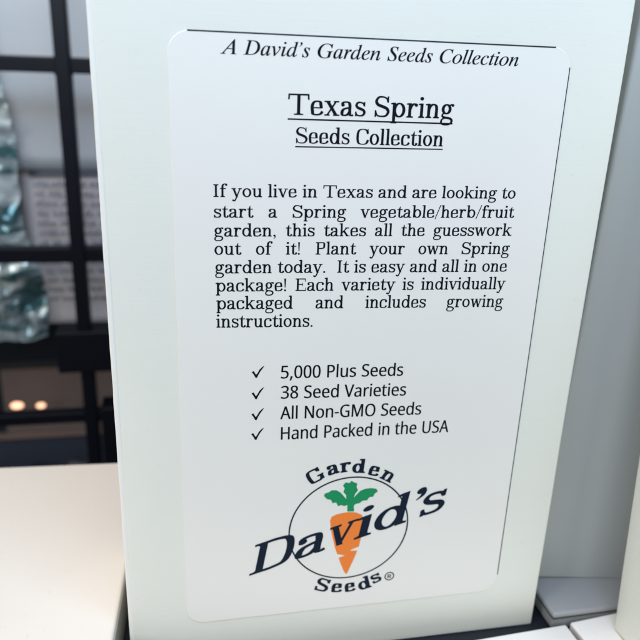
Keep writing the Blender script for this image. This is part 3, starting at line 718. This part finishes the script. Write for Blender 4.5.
for letters, sgn, xh in (([('G', 37.91, 48.82), ('a', 43.15, 50.4), ('r', 46.93, 50.87), ('d', 50.93, 51.02), ('e', 55.67, 48.94), ('n', 60.0, 46.74)], 1, 3.230), ([('S', 41.59, 9.46), ('e', 46.14, 7.78), ('e', 50.37, 7.48), ('d', 54.84, 8.54), ('s', 58.63, 9.85)], -1, 3.340)):
    for ch, u, v in letters:
        # baseline direction follows the ring
        th = math.atan2((v - RC[1]) / RYY, (u - RC[0]) / RX)
        t = Vector((-RX * math.sin(th), RYY * math.cos(th))).normalized() * -sgn
        n = Vector((-t.y, t.x))
        adv, pr = BOLD.glyph(ch)
        pr = [[list(q) for q in p] for p in pr]
        hgt = 141 if ch in 'GS' else (148 if ch == 'd' else 100)
        s = xh / 100
        kx = s * LOGOKX
        ink.prims(pr, lambda gx, gy: (u + (gx - adv / 2) * kx * t.x + (gy - hgt / 2) * s * n.x, v + (gx - adv / 2) * kx * t.y + (gy - hgt / 2) * s * n.y))
WORD = Pen(20.5, 12, 10)
for ch, u0, v0, u1, v1 in [('D', 18.75, 15.55, 31.33, 19.31), ('a', 32.24, 19.58, 41.89, 22.46), ('v', 41.89, 22.46, 50.37, 24.99), ('i', 50.37, 24.99, 55.95, 26.66), ('d', 56.26, 26.75, 66.89, 29.92), ("'", 67.99, 30.25, 71.29, 31.24), ('s', 70.82, 31.1, 78.56, 33.41)]:
    adv, pr = WORD.glyph(ch)
    pr = [[list(q) for q in p] for p in pr]
    xs = [p[0] for pp in pr for q in pp for p in q]
    if ch == "'":
        x0, x1 = min(xs), max(xs)
    else:
        ls = [p[0] for pp in pr for q in pp for p in q]
        x0, x1 = min(ls), max(ls)
    ku, kv = (u1 - u0) / (x1 - x0), (v1 - v0) / (x1 - x0)
    ink.prims(pr, lambda gx, gy: (u0 + (gx - x0) * ku + gy * (0.01319), v0 + (gx - x0) * kv + gy * 0.07780))
for k in range(32):
    a0, a1 = k * math.pi / 16, (k + 1) * math.pi / 16
    ink.face([(63.06 + (1.43 + d) * math.cos(a), 10.16 + (1.43 + d) * math.sin(a)) for a, d in ((a0, .17), (a1, .17), (a1, -.17), (a0, -.17))])
for BX, ST in ((-.07, 0), (.07, 1), (0, 2)):
    ink.outline(OUT['sans']['R'][1], lambda gx, gy: (63.06 + (gx - 225) * .0032 + BX, 10.16 + (gy - 240) * .003), ST)

ink.done('logo_lettering', M_INK_LOGO, label)

# ------------------------------------------------------------------ neighbouring cartons
lid = thing('flat_carton', 'glossy cream white carton lying flat left of the labelled seed box', 'carton', (-.0200, .0277, FLOOR), (0, 0, math.radians(-3.0)))
bm = carton((-.34, -.2, 0), (0, .0700, .0165), .0012, 4)
o = link_mesh('lid_panel', bm, M_LID, lid, True)
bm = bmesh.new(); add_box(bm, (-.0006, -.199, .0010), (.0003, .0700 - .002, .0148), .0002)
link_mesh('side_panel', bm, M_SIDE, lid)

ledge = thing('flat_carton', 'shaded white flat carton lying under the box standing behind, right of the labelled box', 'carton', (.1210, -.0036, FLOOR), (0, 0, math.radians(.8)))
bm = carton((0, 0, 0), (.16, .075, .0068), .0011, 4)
link_mesh('lid_panel', bm, card('grey_shaded_board', (146, 146, 144), rough=.45, streak=.2, bump=.04), ledge, True)  # the shade on this white carton is put into its grey colour
bm = bmesh.new()
add_box(bm, (-.00015, -.00025, .0048), (.159, .0001, .0053), 0)
add_box(bm, (-.00025, .0004, .0048), (.0001, .074, .0053), 0)
link_mesh('lid_seam', bm, M_CREASE, ledge)

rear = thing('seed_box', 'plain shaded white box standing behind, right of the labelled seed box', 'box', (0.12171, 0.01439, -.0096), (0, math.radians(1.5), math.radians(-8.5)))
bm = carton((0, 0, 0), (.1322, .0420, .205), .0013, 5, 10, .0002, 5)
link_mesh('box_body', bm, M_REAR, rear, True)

fl = thing('flat_carton', 'bright white flat carton at the foot of the labelled seed box', 'carton', (.12435, -.0060, FLOOR), (0, 0, math.radians(3.0)))
bm = carton((-.15, -.055, 0), (0, 0, .0045), .0007, 3)
link_mesh('lid_panel', bm, M_FLAT, fl, True)
bm = bmesh.new(); add_box(bm, (-.0004, -.054, .0002), (.00012, -.0005, .0036), 0)
link_mesh('cut_edge', bm, M_CREASE, fl)
fr_ = thing('flat_carton', 'bright white flat carton under the leaning box in the lower right corner', 'carton', (.1262, -.0054, FLOOR), (0, 0, math.radians(5.5)))
bm = carton((0, -.055, 0), (.15, 0, .0045), .0007, 3)
link_mesh('lid_panel', bm, M_FLAT, fr_, True)

lean = thing('seed_box', 'white box leaning back at the right edge, on the bright flat carton', 'box', (0.13901, -0.01055, -.0119), (math.radians(-4.57), 0, 0))
bm = carton((0, -.0421, 0), (.1322, 0, .20), .0009, 4, 8, .0002, 9)
link_mesh('box_body', bm, M_BOX, lean, True)

# ------------------------------------------------------------------ black rack behind
RY = .35
rack = thing('display_rack', 'black square tube display rack standing behind the boxes', 'rack', (-.0718, RY, -.30))
def bar(name, lo, hi, bev=.0012):
    bm = bmesh.new(); add_box(bm, lo, hi, bev)
    return link_mesh(name, bm, M_RACK, rack)
bar('upright', (-.0063, 0, 0), (.0037, .012, .62))
for zc, hh in ((.1575, .0052), (.0262, .0057), (-.1062, .0046)):
    bar('crossbar', (-.30, .002, zc + .30 - hh), (.42, .012, zc + .30 + hh))
for zc in (.157, .0262, -.1062):
    bm = bmesh.new()
    for sx in (-1, 1):
        bmesh.ops.create_icosphere(bm, subdivisions=2, radius=.0015, matrix=Matrix.Translation((sx * .0050 - .0013, .004, zc + .30 + .0048)))
        bmesh.ops.create_icosphere(bm, subdivisions=2, radius=.0014, matrix=Matrix.Translation((sx * .0050 - .0013, .004, zc + .30 - .0048)))
    link_mesh('weld', bm, M_RACK, rack, True)
bar('bracket', (-.0098 - .012, -.004, .2350), (.045, .020, .2680))
bar('bracket', (.0066, -.003, .105), (.045, .020, .203))

# lower shelf board carried behind the rack
shelf = thing('shelf', 'dark shelf front behind the black rack, under the hanging packet', 'shelf', (-.10, .47, -.105))
bm = bmesh.new(); add_box(bm, (-.35, 0, 0), (.35, .20, .050), .003); link_mesh('shelf_board', bm, M_DARK, shelf)

# shelves further back
far = thing('shelf', 'grey brown wooden shelf far behind, with two small warm reflections', 'shelf', (-.10, .62, -.255))
M_WOOD = card('grey_brown_veneer', (140, 124, 118), rough=.4, streak=.6, bump=.05, var=.25)
M_PINK = plain('pale_shelf_edge', (196, 168, 152), .4)
M_WALLD = plain('dim_back_panel', (70, 76, 92), .6)
bm = bmesh.new(); add_box(bm, (-.115, .03, -0.2719 + .255), (.4, .04, -0.1953 + .262), 0); link_mesh('back_panel', bm, M_WOOD, far)
bm = bmesh.new(); add_box(bm, (-.5, .015, -0.2733 + .2555), (.5, .03, -0.2719 + .2545), .001); link_mesh('shelf_edge', bm, M_PINK, far)
bm = bmesh.new(); add_box(bm, (-.5, .035, -.10), (.5, .045, -0.2733 + .255), 0); link_mesh('lower_panel', bm, M_WALLD, far)

M_GLINT = plain('warm_reflection_glow', (255, 214, 180), .4, emit=(255, 190, 150), es=2.3)  # glowing beads added in place of two warm reflections
for (lx, lz), lab in zip([(-0.1883, -0.2116), (-0.1626, -0.2131)], ('small warm reflection built as a glowing bead low behind the rack, left one of two', 'small warm reflection built as a glowing bead low behind the rack, right one of two')):
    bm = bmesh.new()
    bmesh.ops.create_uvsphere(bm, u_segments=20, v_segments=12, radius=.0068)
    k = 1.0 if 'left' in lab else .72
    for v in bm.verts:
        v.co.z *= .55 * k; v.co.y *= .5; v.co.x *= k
    o = link_mesh('reflection', bm, M_GLINT, None, True)
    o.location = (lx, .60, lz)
    o['label'] = lab; o['category'] = 'reflection'; o['group'] = 'small warm reflections behind the rack'

# the back wall
M_WALL = plain('dark_shop_wall', (12, 19, 30), .7)
bm = bmesh.new(); add_box(bm, (-1.4, 1.0, -.6), (1.4, 1.04, 1.2), 0)
o = link_mesh('wall', bm, M_WALL); o['kind'] = 'structure'

# ------------------------------------------------------------------ hanging packet with small print, crinkled bag
PY = .42
pack = thing('seed_packet', 'pale paper packet with small print hanging behind the black rack', 'packet', (-.05, PY, -.049))
M_PAPER = card('packet_paper', (206, 210, 216), rough=.5, streak=.1, bump=.05, var=.05)
M_SHEET = card('packet_sheet', (224, 218, 220), rough=.5, streak=.1, bump=.05, var=.05)
M_PRINT = plain('grey_print', (92, 94, 108), .6)


def sheet(x0, x1, z0, z1, y, amp, seed, nx=16, nz=24, th=.0006):
    bm = bmesh.new()
    rnd = random.Random(seed)
    a, b, c = (rnd.uniform(0, 6) for _ in range(3))
    g = []
    for i in range(nx + 1):
        for j in range(nz + 1):
            x = x0 + (x1 - x0) * i / nx
            z = z0 + (z1 - z0) * j / nz
            g.append(bm.verts.new((x, y + amp * (math.sin(x * 60 + a) + math.sin(z * 33 + b + x * 20) * .7), z)))
    for i in range(nx):
        for j in range(nz):
            p = i * (nz + 1) + j
            bm.faces.new([g[p], g[p + nz + 1], g[p + nz + 2], g[p + 1]])
    bmesh.ops.solidify(bm, geom=bm.faces[:], thickness=th)
    return bm


link_mesh('paper_panel', sheet(-.115, .10, .128, .40, 0, .0012, 1), M_PAPER, pack, True)
link_mesh('printed_sheet', sheet(-.0725, .10, .0, .127, -.003, .0006, 2), M_SHEET, pack, True)
link_mesh('fold_shade', sheet(-.0640, .10, .1235, .1282, -.006, .0003, 3), plain('fold_shadow', (96, 100, 112), .6), pack, True)  # dark strip painted as the shadow edge above the sheet
bm = bmesh.new()
for r in range(13):
    zc = .1165 - r * .0079
    x = -.0605 + (.003 if r > 8 else 0)
    lim = .02 if r < 9 else -.012
    while x < lim:
        w = random.uniform(.006, .017)
        xx = x
        while xx < x + w:                      # small strokes of each word
            ww = random.uniform(.0009, .0014)
            hh = random.choice((.0027, .0027, .0027, .0040))
            add_box(bm, (xx, -.0085, zc), (xx + ww, -.0080, zc + hh))
            add_box(bm, (xx, -.0087, zc + random.choice((0, .0021))), (xx + .0018, -.0083, zc + .0008 + random.choice((0, .0014))))
            xx += .0019
        x += w + .0032
link_mesh('small_print', bm, M_PRINT, pack)

bag = thing('plastic_bag', 'crinkled shiny green plastic bag hanging at the far left', 'bag', (-.150, .405, -.06))
m, nt, b = nodes('crinkled_film')
M_FILM = m
tc = nt.nodes.new('ShaderNodeTexCoord')
vo = nt.nodes.new('ShaderNodeTexNoise'); vo.inputs['Scale'].default_value = 26; vo.inputs['Detail'].default_value = 3; vo.inputs['Distortion'].default_value = 1.2
mpb = nt.nodes.new('ShaderNodeMapping'); mpb.inputs['Rotation'].default_value = (0, .6, 0); mpb.inputs['Scale'].default_value = (.5, 1, 2.2)
nt.links.new(tc.outputs['Object'], mpb.inputs['Vector']); nt.links.new(mpb.outputs['Vector'], vo.inputs['Vector'])
cr = nt.nodes.new('ShaderNodeValToRGB')
cr.color_ramp.elements[0].position = .38; cr.color_ramp.elements[0].color = lin(66, 100, 104)
cr.color_ramp.elements[1].position = .62; cr.color_ramp.elements[1].color = lin(222, 230, 230)  # pale diagonal streaks put highlights into the film colour
nt.links.new(vo.outputs['Fac'], cr.inputs['Fac']); nt.links.new(cr.outputs['Color'], b.inputs['Base Color'])
b.inputs['Roughness'].default_value = .2; b.inputs['Metallic'].default_value = .45
bm = bmesh.new()
NX, NZ = 44, 80
g = []
for i in range(NX + 1):
    for j in range(NZ + 1):
        s, t = i / NX, j / NZ
        right = .038 - .022 * max(0, t - .25) ** .8 + .003 * math.sin(t * 11)
        x = -.06 + (right + .06) * s
        z = .23 * t
        bulge = -.030 * math.sin(math.pi * s) * math.sin(math.pi * min(1, t * 1.15 + .02) * .9)
        nv = mnoise.fractal(Vector((x * 22 + z * 16, z * 24 - x * 12, 2)), .9, 2.1, 4)
        g.append(bm.verts.new((x, bulge + .011 * abs(nv) * 2, z)))
for i in range(NX):
    for j in range(NZ):
        p = i * (NZ + 1) + j
        bm.faces.new([g[p], g[p + NZ + 1], g[p + NZ + 2], g[p + 1]])
bmesh.ops.recalc_face_normals(bm, faces=bm.faces)
link_mesh('film', bm, M_FILM, bag, True)
bm = bmesh.new(); add_box(bm, (-.06, .004, .225), (.016, .006, .272), .0008); link_mesh('header_card', bm, plain('buff_card', (150, 142, 122), .6), bag)

# glass jars on the lower shelf level, far out of focus
M_JAR = plain('teal_glass', (24, 58, 66), .12, .6)
M_CAP = plain('pale_jar_lid', (150, 154, 160), .4)
for jx, jr, jh, lab in ((-.215, .016, .034, 'short dark teal jar on the far lower shelf, leftmost of three'),
                        (-.168, .012, .027, 'small dark teal jar on the far lower shelf, middle of three'),
                        (-.128, .014, .038, 'taller dark teal jar on the far lower shelf, nearest the rack post')):
    jar = thing('jar', lab, 'jar', (jx, .60, -.330), group='dark jars on the far lower shelf')
    for nm, prof, mt in (('jar_body', [(0, 0), (jr, 0), (jr, jh * .7), (jr * .75, jh * .82), (jr * .75, jh * .86), (0, jh * .86)], M_JAR),
                         ('jar_lid', [(0, jh * .862), (jr * .8, jh * .862), (jr * .8, jh), (0, jh)], M_CAP)):
        bm = bmesh.new()
        rings = [[bm.verts.new((r_ * math.cos(k * math.pi / 12), r_ * math.sin(k * math.pi / 12), z_)) for k in range(24)] for r_, z_ in prof[1:-1]]
        for ra, rb in zip(rings, rings[1:]):
            for k in range(24):
                bm.faces.new([ra[k], ra[(k + 1) % 24], rb[(k + 1) % 24], rb[k]])
        bm.faces.new(rings[0][::-1]); bm.faces.new(rings[-1])
        link_mesh(nm, bm, mt, jar, True)
low = thing('shelf', 'dark lower shelf far behind, carrying small dark jars', 'shelf', (-.1, .62, -.36))
bm = bmesh.new(); add_box(bm, (-.5, -.10, .010), (.5, .034, .030), .001); link_mesh('shelf_board', bm, M_DARK, low)

# ------------------------------------------------------------------ light
w = bpy.data.worlds.new('World'); scene.world = w; w.use_nodes = True
bg = w.node_tree.nodes['Background']
bg.inputs['Color'].default_value = (.92, .96, 1.0, 1); bg.inputs['Strength'].default_value = .20


def area(name, loc, target, sx, sy, power, rgb):
    l = bpy.data.lights.new(name, 'AREA'); l.shape = 'RECTANGLE'; l.size = sx; l.size_y = sy
    l.energy = power; l.color = rgb
    o = bpy.data.objects.new(name, l); COL.objects.link(o); o.location = loc
    o.rotation_euler = (Vector(target) - Vector(loc)).to_track_quat('-Z', 'Y').to_euler()
    return o


area('overhead_lamp', (-.30, .05, 1.1), (-.05, .02, 0), .9, .7, 10.2, (1, .93, .85))
area('box_top_fill', (.08, -.19, .43), (.09, 0, .17), .40, .13, 1.8, (.46, .67, 1))  # unseen cool light added close above the box for a top-to-bottom gradient
area('front_lamp', (.0, -1.25, .62), (.05, 0, .08), 1.0, .7, 4.2, (1, .95, .86))
area('side_lamp', (-1.10, -.66, .42), (.12, .0, .06), .22, .35, 4.1, (.97, .98, 1))
area('packet_fill', (-.15, .15, .30), (-.10, .50, .255), .25, .12, .85, (.78, .91, 1))  # unseen light added to brighten the packet behind the rack

# ------------------------------------------------------------------ camera
cam = bpy.data.cameras.new('camera'); co = bpy.data.objects.new('camera', cam); COL.objects.link(co)
co.matrix_world = Matrix(((0.981491, 0.030485, -0.189066, 0.001944), (-0.188308, 0.333337, -0.923811, -0.174671), (0.034860, 0.942315, 0.332908, 0.159760), (0.000000, 0.000000, 0.000000, 1.000000)))
cam.sensor_width = 36; cam.lens = 39.6198
cam.clip_start = .005; cam.clip_end = 50
cam.dof.use_dof = True; cam.dof.focus_distance = .186
cam.dof.aperture_fstop = cam.lens / 1000 / .0023
scene.camera = co
scene.render.resolution_x = scene.render.resolution_y = 1024
scene.view_settings.view_transform = 'Standard'; scene.view_settings.look = 'None'; scene.view_settings.exposure = 0
scene.render.engine = 'CYCLES'
scene.cycles.use_denoising = True
